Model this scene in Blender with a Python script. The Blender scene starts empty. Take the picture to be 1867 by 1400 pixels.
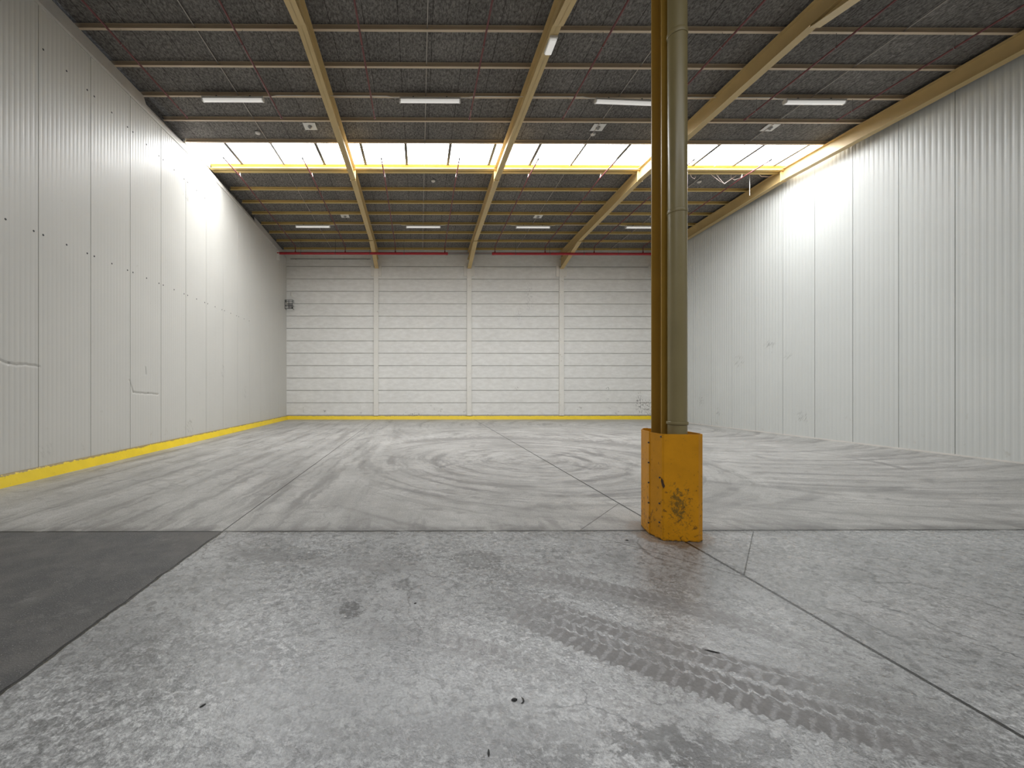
import bpy, bmesh, math, random
from mathutils import Vector
random.seed(7)
S = bpy.context.scene
C = S.collection
PI = math.pi

# ------------------------------------------------------------------ tagging
def tag(o, label=None, cat=None, group=None, kind=None):
    if label: o['label'] = label
    if cat: o['category'] = cat
    if group: o['group'] = group
    if kind: o['kind'] = kind
    return o
def empty(name, loc, label, cat, group=None):
    o = bpy.data.objects.new(name, None); C.objects.link(o)
    o.location = loc; o.empty_display_size = .1
    return tag(o, label, cat, group)
def copy_tree(o, parent=None):
    c = o.copy(); C.objects.link(c); c.parent = parent
    for ch in list(o.children): copy_tree(ch, c)
    return c
ORD = ['first','second','third','fourth','fifth','sixth','seventh','eighth','ninth']

# ------------------------------------------------------------------ mesh builder
class MB:
    def __init__(s): s.v = []; s.f = []; s.sm = []
    def add(s, vs, fs, smooth=False):
        n = len(s.v); s.v += [tuple(a) for a in vs]
        for f in fs: s.f.append([i+n for i in f]); s.sm.append(smooth)
    def box(s, x0, x1, y0, y1, z0, z1):
        vs = [(x0,y0,z0),(x1,y0,z0),(x1,y1,z0),(x0,y1,z0),(x0,y0,z1),(x1,y0,z1),(x1,y1,z1),(x0,y1,z1)]
        s.add(vs, [(0,3,2,1),(4,5,6,7),(0,1,5,4),(1,2,6,5),(2,3,7,6),(3,0,4,7)])
    def prism(s, outline, axis, a, b, smooth=False, caps=True):
        """outline: 2D loop. axis 'x': points are (y,z); 'y': (x,z); 'z': (x,y)"""
        def P(p, t):
            if axis == 'x': return (t, p[0], p[1])
            if axis == 'y': return (p[0], t, p[1])
            return (p[0], p[1], t)
        n = len(outline)
        vs = [P(p, a) for p in outline] + [P(p, b) for p in outline]
        fs = [(i, (i+1) % n, n+(i+1) % n, n+i) for i in range(n)]
        s.add(vs, fs, smooth)
        if caps:
            s.add([P(p, a) for p in outline], [tuple(range(n))[::-1]])
            s.add([P(p, b) for p in outline], [tuple(range(n))])
    def tube(s, pts, r, seg=10, caps=True):
        pts = [Vector(p) for p in pts]; rings = []
        up = Vector((0,0,1))
        for i, p in enumerate(pts):
            if i == 0: d = pts[1]-p
            elif i == len(pts)-1: d = p-pts[-2]
            else: d = (pts[i+1]-p).normalized()+(p-pts[i-1]).normalized()
            d.normalize()
            u = d.cross(up)
            if u.length < .05: u = d.cross(Vector((0,1,0)))
            u.normalize(); w = u.cross(d).normalized()
            rr = r[i] if isinstance(r, (list, tuple)) else r
            rings.append([p+u*rr*math.cos(2*PI*k/seg)+w*rr*math.sin(2*PI*k/seg) for k in range(seg)])
        vs = [v for ring in rings for v in ring]; fs = []
        for i in range(len(rings)-1):
            for k in range(seg):
                fs.append((i*seg+k, i*seg+(k+1) % seg, (i+1)*seg+(k+1) % seg, (i+1)*seg+k))
        s.add(vs, fs, True)
        if caps:
            s.add(rings[0], [tuple(range(seg))[::-1]]); s.add(rings[-1], [tuple(range(seg))])
    def lathe(s, prof, cx=0, cy=0, seg=24):
        vs = []; fs = []
        for (r, z) in prof:
            for k in range(seg):
                a = 2*PI*k/seg; vs.append((cx+r*math.cos(a), cy+r*math.sin(a), z))
        for i in range(len(prof)-1):
            for k in range(seg):
                fs.append((i*seg+k, i*seg+(k+1) % seg, (i+1)*seg+(k+1) % seg, (i+1)*seg+k))
        s.add(vs, fs, True)
    def build(s, name, mat, parent=None, origin=None, bevel=0, autosmooth=False):
        me = bpy.data.meshes.new(name)
        vs = s.v
        if origin is not None: vs = [(a-origin[0], b-origin[1], c-origin[2]) for a, b, c in vs]
        me.from_pydata(vs, [], s.f)
        me.polygons.foreach_set('use_smooth', s.sm)
        bm = bmesh.new(); bm.from_mesh(me)
        bmesh.ops.recalc_face_normals(bm, faces=bm.faces)
        bm.to_mesh(me); bm.free()
        me.materials.append(mat)
        o = bpy.data.objects.new(name, me); C.objects.link(o)
        if parent is not None: o.parent = parent
        if origin is not None and parent is None: o.location = origin
        if bevel:
            b = o.modifiers.new('bev', 'BEVEL'); b.width = bevel; b.segments = 2; b.limit_method = 'ANGLE'
        return o

# ------------------------------------------------------------------ node expressions
class G:
    def __init__(g, name):
        g.m = bpy.data.materials.new(name); g.m.use_nodes = True
        g.nt = g.m.node_tree; g.nt.nodes.clear()
        g.out = g.nt.nodes.new('ShaderNodeOutputMaterial')
        g.geo = g.nt.nodes.new('ShaderNodeNewGeometry')
        sp = g.nt.nodes.new('ShaderNodeSeparateXYZ'); g.nt.links.new(g.geo.outputs['Position'], sp.inputs[0])
        g.P = g.geo.outputs['Position']
        g.x, g.y, g.z = [E(g, sp.outputs[i]) for i in range(3)]
    def L(g, a, sock):
        if isinstance(a, E): a = a.s
        if isinstance(a, (int, float)): sock.default_value = a
        elif isinstance(a, (tuple, list)): sock.default_value = tuple(a)
        else: g.nt.links.new(a, sock)
    def math(g, op, *a):
        n = g.nt.nodes.new('ShaderNodeMath'); n.operation = op
        for i, q in enumerate(a): g.L(q, n.inputs[i])
        return E(g, n.outputs[0])
    def vec(g, x, y, z=0.0):
        n = g.nt.nodes.new('ShaderNodeCombineXYZ')
        for i, q in enumerate((x, y, z)): g.L(q, n.inputs[i])
        return n.outputs[0]
    def noise(g, v=None, scale=1., detail=3., rough=.5, dist=0.):
        n = g.nt.nodes.new('ShaderNodeTexNoise'); g.L(v if v is not None else g.P, n.inputs['Vector'])
        n.inputs['Scale'].default_value = scale; n.inputs['Detail'].default_value = detail
        n.inputs['Roughness'].default_value = rough; n.inputs['Distortion'].default_value = dist
        return E(g, n.outputs[0])
    def voro(g, v=None, scale=1., feature='F1', rnd=1.):
        n = g.nt.nodes.new('ShaderNodeTexVoronoi'); n.feature = feature
        g.L(v if v is not None else g.P, n.inputs['Vector']); n.inputs['Scale'].default_value = scale
        n.inputs['Randomness'].default_value = rnd
        return E(g, n.outputs['Distance'])
    def ss(g, v, a, b, lo=0., hi=1.):
        n = g.nt.nodes.new('ShaderNodeMapRange'); n.interpolation_type = 'SMOOTHSTEP'
        g.L(v, n.inputs[0]); g.L(a, n.inputs[1]); g.L(b, n.inputs[2]); n.inputs[3].default_value = lo; n.inputs[4].default_value = hi
        return E(g, n.outputs[0])
    def mix(g, f, a, b):
        n = g.nt.nodes.new('ShaderNodeMix'); n.data_type = 'RGBA'
        g.L(f, n.inputs[0])
        for q, i in ((a, 6), (b, 7)):
            if isinstance(q, (tuple, list)) and len(q) == 3: q = (*q, 1)
            if isinstance(q, (int, float)): q = (q, q, q, 1)
            g.L(q, n.inputs[i])
        return n.outputs[2]
    def mul(g, col, f):
        n = g.nt.nodes.new('ShaderNodeVectorMath'); n.operation = 'SCALE'
        if isinstance(col, (tuple, list)): col = tuple(col)[:3]
        g.L(col, n.inputs[0]); g.L(f, n.inputs['Scale'])
        return n.outputs[0]
    def bsdf(g, col, rough=.5, metal=0., spec=.5, h=None, hd=.01, coat=0.):
        b = g.nt.nodes.new('ShaderNodeBsdfPrincipled')
        if isinstance(col, (tuple, list)) and len(col) == 3: col = (*col, 1)
        g.L(col, b.inputs['Base Color']); g.L(rough, b.inputs['Roughness']); g.L(metal, b.inputs['Metallic'])
        g.L(spec, b.inputs['Specular IOR Level'])
        if coat: b.inputs['Coat Weight'].default_value = coat; b.inputs['Coat Roughness'].default_value = .25
        if h is not None:
            n = g.nt.nodes.new('ShaderNodeBump'); n.inputs['Distance'].default_value = hd; n.inputs['Strength'].default_value = 1
            g.L(h, n.inputs['Height']); g.nt.links.new(n.outputs[0], b.inputs['Normal'])
        g.nt.links.new(b.outputs[0], g.out.inputs[0])
        return g.m
class E:
    def __init__(s, g, sock): s.g = g; s.s = sock
    def __add__(s, o): return s.g.math('ADD', s, o)
    __radd__ = __add__
    def __sub__(s, o): return s.g.math('SUBTRACT', s, o)
    def __rsub__(s, o): return s.g.math('SUBTRACT', o, s)
    def __mul__(s, o): return s.g.math('MULTIPLY', s, o)
    __rmul__ = __mul__
    def __truediv__(s, o): return s.g.math('DIVIDE', s, o)
    def abs(s): return s.g.math('ABSOLUTE', s)
    def max(s, o): return s.g.math('MAXIMUM', s, o)
    def min(s, o): return s.g.math('MINIMUM', s, o)
    def gt(s, o): return s.g.math('GREATER_THAN', s, o)
    def lt(s, o): return s.g.math('LESS_THAN', s, o)

def paint(name, col, rough=.45, var=.12, scale=3., dirt=None, dirt_lo=.62, dirt_hi=.72, dscale=9., spec=.5, bump=.0):
    g = G(name)
    n = g.noise(scale=scale, detail=4)
    c = g.mul((*col,) , n*(2*var)+(1-var))
    if dirt:
        d = g.ss(g.noise(scale=dscale, detail=6, rough=.65), dirt_lo, dirt_hi)
        c = g.mix(d, c, dirt)
    return g.bsdf(c, n*.15+(rough-.07), spec=spec, h=g.noise(scale=60., detail=2) if bump else None, hd=bump or .001)

# ------------------------------------------------------------------ geometry of the hall
CAMH = 1.5
RIDGE = 13.1; HR = 7.13+CAMH; SL = .03
VALLEY = 4.3; RIDGE2 = -4.5
YB = 20.4; YF = -13.0
def HP(y):                                   # underside of the purlins
    if y >= VALLEY: return HR-SL*abs(y-RIDGE)
    return HR-SL*abs(y-RIDGE2)
def XL(y): return -(6.34+.0163*y)
def XR(y): return 12.31-.02*y
DK = .095                                    # purlin depth

# ------------------------------------------------------------------ materials
OCHRE = (.56, .41, .19)
M_rafter = paint('ochre_beam_paint', OCHRE, .42, .12, 2.5, dirt=(.12,.08,.04), dirt_lo=.70, dirt_hi=.78, dscale=14)
M_purlin = paint('purlin_paint_near_tone', (.62,.50,.36), .5, .12, 2.)  # same paint as the far purlins, in the tone of the backlit side
M_purlin_skylit = paint('purlin_paint_skylit_tone', (.64,.47,.18), .5, .1, 2.)  # same purlin paint, with the skylight's yellow cast put into the colour
M_pipe_red = paint('red_pipe_paint', (.155,.040,.042), .45, .2, 4.)
M_header_red = paint('bright_red_pipe_paint', (.36,.012,.02), .4, .15, 4.)
M_white = paint('white_plastic', (.72,.70,.66), .4, .06, 8.)
M_lens = paint('opal_diffuser', (.88,.87,.84), .3, .04, 8.)
_b = [n for n in M_lens.node_tree.nodes if n.type == 'BSDF_PRINCIPLED'][0]
_b.inputs['Emission Color'].default_value = (1, .97, .92, 1); _b.inputs['Emission Strength'].default_value = .09
M_grey_metal = paint('galvanised_metal', (.30,.29,.28), .4, .15, 12.)
M_rust = paint('dark_rust', (.07,.035,.015), .7, .2, 20.)
M_dark = paint('dark_plastic', (.05,.05,.05), .5, .2, 10.)
M_black = paint('black_rubber', (.012,.012,.012), .6, .2, 10.)
M_rod = paint('zinc_rod', (.42,.38,.34), .4, .1, 5.)
M_trim = paint('white_concrete_edge', (.64,.61,.57), .6, .12, 3., dirt=(.3,.27,.23))
M_cob = paint('dusty_web', (.6,.5,.46), .8, .1, 5.)
M_sky_frame = paint('white_upstand', (.62,.60,.56), .5, .1, 5.)
M_bar = paint('dark_glazing_bar', (.06,.06,.06), .5, .1, 5.)

def mat_guard():
    g = G('ochre_guard_paint')
    n = g.noise(scale=5., detail=5)
    c = g.mul((.62,.265,.004,1), n*.5+.75)
    low = g.ss(g.z, 1.0, .1)
    st = g.ss(g.noise(scale=22., detail=7, rough=.75)+low*.08, .62, .70)
    # smeared green-black scuffs around the middle of the front
    cx = g.ss((g.x-2.56).abs(), .17, .01)*g.ss((g.z-.36).abs(), .34, .02)
    sc = g.ss(g.noise(scale=24., detail=7, rough=.75)+cx*.20, .60, .74)
    c = g.mix(st*.8, c, (.10,.045,.012))
    c = g.mix(sc*.75, c, (.05,.055,.02))
    foot = g.ss(g.z+g.noise(scale=30., detail=4)*.05, .05, .02)
    c = g.mix(foot, c, (.05,.03,.015))
    return g.bsdf(c, n*.2+.38, spec=.28, h=g.noise(scale=9., detail=3), hd=.004)
M_guard = mat_guard()
M_column = paint('ochre_column_paint', (.36,.21,.036), .35, .15, 3., dirt=(.12,.07,.03), dirt_lo=.68, dirt_hi=.75)
M_drain = paint('olive_pipe_paint', (.23,.185,.085), .32, .12, 3., dirt=(.12,.10,.05), dirt_lo=.68, dirt_hi=.74)

def mat_deck():
    g = G('wood_wool_deck')
    sx = g.x+.41
    fr = (g.math('FRACT', sx/.659)-.5).abs()
    seam = g.ss(fr, .485, .495)
    n1 = g.noise(scale=1.1, detail=4); n2 = g.noise(g.vec(g.x*26., g.y*13., 0.), 1., 5, .75, .6)
    n3 = g.noise(g.vec(g.x*2.5, g.y*.5, 3.), 1., 3)
    cell = g.noise(g.vec(g.math('FLOOR', sx/.659)*3.7, 0., 0.), 1., 0)
    f = n1*.5+n3*.4+cell*.5+.30
    c = g.mix(g.ss(n2, .34, .70), (.085,.078,.072), (.28,.263,.242))
    c = g.mul(c, f)
    c = g.mix(seam*.7, c, (.012,.010,.009))
    return g.bsdf(c, .9, spec=.2, h=n2, hd=.012)
M_deck = mat_deck()

def seg_dist(g, a, b, y0, z0, y1, z1):
    dx, dz = y1-y0, z1-z0; L2 = dx*dx+dz*dz
    t = ((a-y0)*(dx/L2)+(b-z0)*(dz/L2)).max(0.).min(1.)
    ex = a-y0-t*dx; ez = b-z0-t*dz
    return g.math('SQRT', ex*ex+ez*ez)
def mat_panel(name, col, creases, marks):
    g = G(name)
    n = g.noise(scale=.7, detail=3); nf = g.noise(scale=5., detail=5, rough=.6)
    c = g.mul((*col, 1), n*.10+.95)
    # grubby splashes low on the wall
    low = g.ss(g.z, 1.6, .1)
    c = g.mix(g.ss(nf+low*.06, .68, .80)*.25, c, (.33,.29,.22))
    for (y, z, r, a) in marks:
        wy = g.y+(g.noise(scale=7., detail=3)-.5)*.5; wz = g.z+(g.noise(g.vec(g.z, g.y, 4.), 6., 3)-.5)*.5
        dy = wy-y; dz = wz-z
        d = g.math('SQRT', dy*dy+dz*dz)
        m = g.ss(d, r, r*.3)*g.ss(g.noise(g.vec(g.y*2.+g.z*1.4, g.z*.5, 1.), 9., 5, .7), .50, .60)
        c = g.mix(m*a*.55, c, (.10,.095,.085))
    h = g.noise(scale=.9, detail=2)*.25
    wob = (g.noise(scale=5., detail=2)-.5)*.06
    for k, pts in enumerate(creases):
        for (p, q) in zip(pts, pts[1:]):
            d = seg_dist(g, g.y, g.z+wob, *p, *q)
            h = h-g.ss(d, .045, .0)*.9
            c = g.mix(g.ss(d, .014, .004)*.45, c, (.22,.21,.18))
    return g.bsdf(c, nf*.12+.33, spec=.4, h=h, hd=.012)
M_wl = mat_panel('white_sandwich_panel', (.60,.585,.545),
    [[(6.1,2.02),(6.40,1.905),(6.92,1.893)], [(9.12,1.70),(9.24,1.43),(9.75,1.40),(10.13,1.38)], [(9.66,2.02),(9.68,1.86)]],
    [(13.6,2.1,.22,.6),(11.6,.45,.3,.5),(11.4,6.9,.18,.9),(15.3,1.4,.3,.4),(7.0,.45,.2,.3)])
M_wr = mat_panel('cool_white_sandwich_panel', (.575,.585,.565), [],
    [(13.9,3.05,.25,.9),(15.2,2.5,.35,.6),(13.2,2.6,.15,.6),(17.2,1.0,.25,.8),(12.7,.62,.25,.7),(16.2,.6,.2,.6)])

def mat_backwall():
    g = G('white_concrete_plank')
    n = g.noise(scale=.8, detail=4); nf = g.noise(g.vec(g.x*3., g.z*7., 0.), 1., 6, .65)
    c = g.mix(g.ss(nf, .3, .75), (.72,.705,.67), (.82,.81,.78))
    c = g.mul(c, n*.14+.92)
    jz = g.math('FRACT', (g.z-.213)/.6216)
    c = g.mix(g.ss(jz, .90, .99)*g.ss(n, .35, .7)*.35, c, (.36,.33,.29))
    jd_ = (jz-.5).abs()
    c = g.mix(g.ss(jd_, .472, .486)*.55, c, (.13,.115,.095))
    low = g.ss(g.z, 1.3, .2)
    c = g.mix(g.ss(g.noise(scale=4., detail=7, rough=.7)+low*.10, .70, .78)*.6, c, (.22,.20,.17))
    # scuffs: black splashes near the column end, long faint rub marks higher up
    for (x, z, rx, rz, a) in [(11.1,.75,.25,.75,1.),(11.55,.6,.45,.5,.9),(5.5,6.2,.25,.9,.35),(5.0,5.2,.2,.6,.25),(-.2,.25,.35,.12,.8),(4.9,1.55,.12,.1,.8),(9.5,1.55,.12,.1,.8),(9.5,1.0,.12,.1,.6)]:
        dx = (g.x-x)/rx; dz = (g.z-z)/rz
        d = dx*dx+dz*dz
        m = g.ss(d, 1., .1)*g.ss(g.noise(g.vec(g.x*2., g.z, 2.), 9., 6, .75), .52, .60)
        c = g.mix(m*a, c, (.06,.055,.05))
    return g.bsdf(c, .6, spec=.35, h=nf, hd=.0015)
M_bw = mat_backwall()
M_post = paint('cream_post_paint', (.76,.735,.68), .5, .08, 3., dirt=(.35,.31,.25))

def mat_kerb():
    g = G('yellow_kerb_paint')
    n = g.noise(scale=3., detail=4); nn = g.noise(scale=16., detail=6, rough=.7)
    c = g.mul((.84,.60,.012,1), n*.25+.87)
    topd = g.ss(g.z+(n-.5)*.05, .145, .185)
    chip = g.ss(nn+topd*.32, .64, .74)
    c = g.mix(chip*.85, c, (.20,.15,.09))
    return g.bsdf(c, .45, h=nn, hd=.006)
M_kerb = mat_kerb()

# ------------------------------------------------------------------ floor
def circle3(a, b, c):
    ax, ay = a; bx, by = b; cx, cy = c
    d = 2*(ax*(by-cy)+bx*(cy-ay)+cx*(ay-by))
    ux = ((ax*ax+ay*ay)*(by-cy)+(bx*bx+by*by)*(cy-ay)+(cx*cx+cy*cy)*(ay-by))/d
    uy = ((ax*ax+ay*ay)*(cx-bx)+(bx*bx+by*by)*(ax-cx)+(cx*cx+cy*cy)*(bx-ax))/d
    return ux, uy, math.hypot(ax-ux, ay-uy)
def mat_floor(region):
    g = G({'near': 'worn_concrete', 'far': 'swirled_concrete', 'asph': 'old_asphalt'}[region])
    x, y = g.x, g.y
    P2 = g.vec(x, y, 0.)
    big = g.noise(P2, .6, 3, .55); mid = g.noise(P2, 2.3, 5, .62, .3); fine = g.noise(P2, 11., 5, .7, .4); grit = g.noise(P2, 70., 3, .75)
    tr_h = None
    def line(dist, w): return g.ss(dist.abs(), w, w*.55)
    wob = (g.noise(P2, 6., 2)-.5)
    if region == 'near':
        fb = g.noise(P2, 26., 6, .78, .5); fc = g.noise(g.vec(x, y, 7.), 15., 6, .74, .7)
        near = g.mix(g.ss(mid*.6+big*.5+fine*.35, .48, .96), (.18,.179,.177), (.39,.39,.387))
        worn = g.ss(g.noise(g.vec(x, y, 11.), .8, 3), .40, .62)
        near = g.mix(g.ss(fb, .44, .62)*(worn*.6+.2), near, (.58,.58,.575))
        near = g.mix(g.ss(fc, .50, .60)*(.75-worn*.15), near, (.13,.129,.127))
        near = g.mix(g.ss(grit, .38, .62), g.mul(near, .76), g.mul(near, 1.2))
        near = g.mix(g.ss(big, .5, .68)*.16, near, (.27,.240,.235))
        # small pits and chips
        pv = g.voro(g.vec(x+(fine-.5)*.25, y+(mid-.5)*.2, 0.), 15.)
        near = g.mix(g.ss(pv, .20, .11)*g.ss(mid, .50, .58)*.75, near, (.09,.09,.09))
        # long thin scratches
        sc = g.noise(g.vec(x*2.+y*1.2, y*26.+x*12., 1.), 1., 3, .6)
        near = g.mix(g.ss((sc-.5).abs(), .010, .001)*.5*g.ss(mid, .50, .56), near, (.10,.10,.10))
        # cracks
        ck = g.voro(g.vec(x+(mid-.5)*.5, y+(fine-.5)*.12, 0.), .9, 'DISTANCE_TO_EDGE')
        near = g.mix(g.ss(ck, .008, .002)*g.ss(big, .50, .56)*.7, near, (.08,.08,.08))
        col = near
        wv = (g.noise(P2, 3.5, 2)-.5)*3.
        # tread tracks
        for (pts, w, xa, xb, s, ph) in [
            ([(.63,2.775),(1.303,2.176),(2.05,1.748)], .125, .3, 2.6, 1.0, 0.),
            ([(.70,2.98),(1.40,2.40),(2.15,1.97)], .085, .5, 2.7, .9, 2.),
            ([(.96,3.265),(1.65,2.92),(2.32,2.31)], .10, .7, 2.55, .85, 1.),
            ([(.35,3.5),(1.2,3.05),(2.0,2.72)], .10, .3, 2.4, .6, 3.),
            ([(.1,3.9),(1.3,3.45),(2.1,3.25)], .08, .2, 2.3, .45, 4.),
            ([(-2.0,3.9),(-.6,3.5),(.4,3.45)], .1, -2.0, .6, .5, 5.),
            ([(-.6,2.6),(.3,2.35),(1.2,1.85)], .10, -.6, 1.3, .4, 6.)]:
            cx, cy, R = circle3(*pts)
            dx = x-cx; dy = y-cy
            r = g.math('SQRT', dx*dx+dy*dy)
            t = (r-R)/w+(mid-.5)*.35
            a = (x*.85-y*.52)
            at = t.abs()
            u = a*(2*PI/.066)+ph+(fine-.5)*3.2+(grit-.5)*1.6+wv
            lug = g.math('SINE', u+at*3.0)
            edge = g.ss(at+lug*.15+(fb-.5)*.5, 1.05, .94)
            wave = g.ss((t+.30-lug*.10+(fine-.5)*.5).abs(), .03, .11)
            gaps = g.ss(lug+(fc-.5)*2.5, -.95, .0)*.5+.5
            fade = g.ss(x, xa, xa+.5)*g.ss(x, xb, xb-.9)
            m = edge*wave*gaps*fade*g.ss(fb*.5+mid*.9+fine*.4, .62, .92)
            halo = g.ss((at-1.02-lug*.1).abs(), .08, .02)
            col = g.mix(halo*fade*.22*s*g.ss(fc, .45, .6), col, (.62,.62,.61))
            col = g.mix((m*s).min(.85), col, (.135,.125,.12))
            tr_h = m*s if tr_h is None else tr_h+m*s
        # particular stains
        n30 = g.ss(g.noise(P2, 30., 3, .7), .36, .50)
        for (cx, cy, rx, ry, a) in [(-.466,2.76,.085,.11,.95),(.48,3.58,.28,.22,.5),(1.2,1.66,.22,.12,.95),(1.05,1.72,.28,.10,.7),(1.45,1.70,.16,.07,.8),(-.1,3.1,.12,.1,.4),(-1.2,2.2,.6,.3,.3),(.2,1.75,.9,.14,.4),(-1.3,3.7,.5,.2,.35),(.55,1.65,.2,.08,.6)]:
            dx = (x-cx)/rx; dy = (y-cy)/ry
            d = dx*dx+dy*dy+(fine-.5)*3.6+(fb-.5)*3.4
            col = g.mix(g.ss(d, 1., .5)*a*n30, col, (.085,.083,.08))
    elif region == 'far':
        vf = mid*.5+fine*.6+big*.7+grit*.45-.1
        farc = g.mix(g.ss(vf, .75, 1.45), (.29,.28,.264), (.53,.515,.487))
        farc = g.mix(g.ss(grit, .38, .62), g.mul(farc, .84), g.mul(farc, 1.12))
        def swirl(cx, cy, fr, seed, k):
            dx = x-cx; dy = y-cy
            r = g.math('SQRT', dx*dx+dy*dy); a = g.math('ARCTAN2', dy, dx)
            n = g.noise(g.vec(r*fr*1.7+(mid-.5)*1.1+(fine-.5)*.35, a*k*1.6, seed), 1., 5, .70)
            return r, n
        r1, n1 = swirl(2.3, 8.6, 2.6, 0., .7)
        r2, n2 = swirl(3.5, 12.5, 2.2, 4., .9)
        r3, n3 = swirl(8.5, 16.5, 2.4, 9., .8)
        w1 = g.ss(r1, 4.6, 3.2); w2 = g.ss(r2, 5.6, 3.)*(1-w1)
        streak_l = g.noise(g.vec((x-y*.02)*3.6+(mid-.5)*.9+(fine-.5)*.3, y*.25, 3.), 1., 5, .70)
        wl = g.ss(x, 0., -1.6)
        n_all = n3*(1-w1)*(1-w2)+n1*w1+n2*w2
        n_all = n_all*(1-wl)+streak_l*wl
        dark = g.ss(n_all+(fine-.5)*.10, .46, .64)
        farc = g.mix(dark*.66, farc, (.155,.148,.139))
        farc = g.mix(g.ss(n_all, .45, .30)*.35, farc, (.56,.54,.51))
        farc = g.mix(g.ss(g.noise(g.vec(x, y*1.6, 2.), 3.2, 5, .72, .4), .54, .64)*.45, farc, (.18,.17,.16))
        la = g.ss(g.noise(P2, .8, 4, .6), .46, .62); lb = g.ss(g.noise(g.vec(x, y, 5.), .8, 4, .6), .46, .62)
        for i, (cx, cy, R, w, s) in enumerate([(2.3,8.6,2.0,.10,.6),(2.3,8.6,2.9,.12,.7),(2.3,8.6,3.5,.10,.6),(2.3,8.6,1.2,.08,.5),(3.2,9.4,4.4,.13,.5),(1.2,11.5,3.0,.12,.6),(4.5,10.,3.2,.1,.5),(6.5,9.,3.,.12,.7),(8.5,9.5,4.5,.14,.6),(-4.4,12.,9.,.1,.5),(1.8,7.2,1.5,.09,.6)]):
            dx = x-cx; dy = y-cy
            d = (g.math('SQRT', dx*dx+dy*dy)-R).abs()
            m = g.ss(d+(fine-.5)*.16, w, w*.4)*(la if i % 2 else lb)
            farc = g.mix(m*s*.8, farc, (.12,.113,.108))
        # rubber smeared where wheels cross the joint
        farc = g.mix(g.ss(y, 5.2, 4.35)*g.ss(g.noise(g.vec(x*5., y*.8, 6.), 1., 4, .6)+(fine-.5)*.3, .50, .62)*.5, farc, (.13,.122,.116))
        col = farc
    else:
        sp = g.noise(P2, 95., 2, .8)
        ac = g.mix(g.ss(sp, .62, .70), (.070,.069,.068), (.42,.405,.39))
        ac = g.mix(g.ss(g.noise(P2, 3., 5, .7), .40, .68)*.6, ac, (.145,.137,.128))
        ac = g.mix(g.ss(big, .5, .65)*.35, ac, (.12,.102,.085))
        ac = g.mix(g.ss(mid, .56, .66)*g.ss(fine, .45, .6)*.5, ac, (.20,.195,.185))
        col = ac
    if region != 'asph':
        # brown ring in the floor colour round the column foot
        dx = (x-2.6)/.40; dy = (y-4.24)/.42
        d = dx*dx+dy*dy
        col = g.mix(g.ss(d+(fine-.5)*1.2, 1.15, .70)*.6, col, (.17,.11,.06))
    smudge = g.ss((y-4.33).abs(), .20, .0)*g.ss(mid, .36, .56)*.65
    col = g.mix(smudge, col, (.09,.085,.08))
    # joints
    jt = line(y-4.30+wob*.03, .022)*g.ss(mid+big*.3, .50, .62, .6, 1.)
    l2 = x-(-2.058-.006*y)
    if region == 'far': J = jt.max(line(l2+wob*.01, .008)).max(line(x-(2.593+.0065*y)+wob*.004, .0135))
    elif region == 'near': J = jt.max(line(l2+wob*.05, .016)).max(line(x-(2.593+.0065*y)+wob*.004, .0135))
    else: J = jt.max(line(l2+wob*.05, .016))
    if region != 'asph':
        J = J.max(line(((x-2.6).abs()/.93+(y-4.27).abs()/1.03-1.)*.69, .0045)*.75)
    col = g.mix(J*.96, col, (.010,.009,.008))
    rough = fine*.22+mid*.20+{'near': .06, 'far': .20, 'asph': .35}[region]
    if tr_h is not None: rough = rough+tr_h*.18
    h = fine*.3+grit*.2+mid*.2-J*1.6
    if region == 'asph': h = h+sp*.8
    return g.bsdf(col, rough, spec=.5, h=h, hd=.006)
M_floor_near = mat_floor('near'); M_floor_far = mat_floor('far'); M_floor_asph = mat_floor('asph')

def mat_sky(name, st):
    g = G(name)
    e = g.nt.nodes.new('ShaderNodeEmission')
    n = g.noise(scale=1.5, detail=3)
    g.L(g.mul((.965,.985,1.,1), n*.12+.94), e.inputs[0]);
    e.inputs[1].default_value = st
    g.nt.links.new(e.outputs[0], g.out.inputs[0]); return g.m
SKY_A, FILL_B = 6.7, 3.2
M_glow = mat_sky('daylit_roof_sheet', SKY_A)
M_fill_glow = mat_sky('added_fill_sheet', FILL_B)  # glow for the added rooflight behind the camera

# ------------------------------------------------------------------ floor, walls
m = MB()
xe = lambda y: -2.058-.006*y
m.add([(xe(YF), YF-.3, 0), (13., YF-.3, 0), (13., 4.3, 0), (xe(4.3), 4.3, 0), (-7.2, YF-.3, 0), (-7.2, 4.3, 0), (-7.2, YB+.3, 0), (13., YB+.3, 0)],
      [(0,1,2,3), (4,0,3,5), (5,3,2,7,6)])
m.add([(-7.2, YF-.3, -.12), (13., YF-.3, -.12), (13., YB+.3, -.12), (-7.2, YB+.3, -.12)], [(3,2,1,0)])
fo = tag(m.build('floor', M_floor_near), kind='structure')
fo.data.materials.append(M_floor_asph); fo.data.materials.append(M_floor_far)
for p in fo.data.polygons:
    c = p.center
    if c.z > -.01: p.material_index = 2 if c.y > 4.3 else (1 if c.x < -2.1 else 0)

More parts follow.
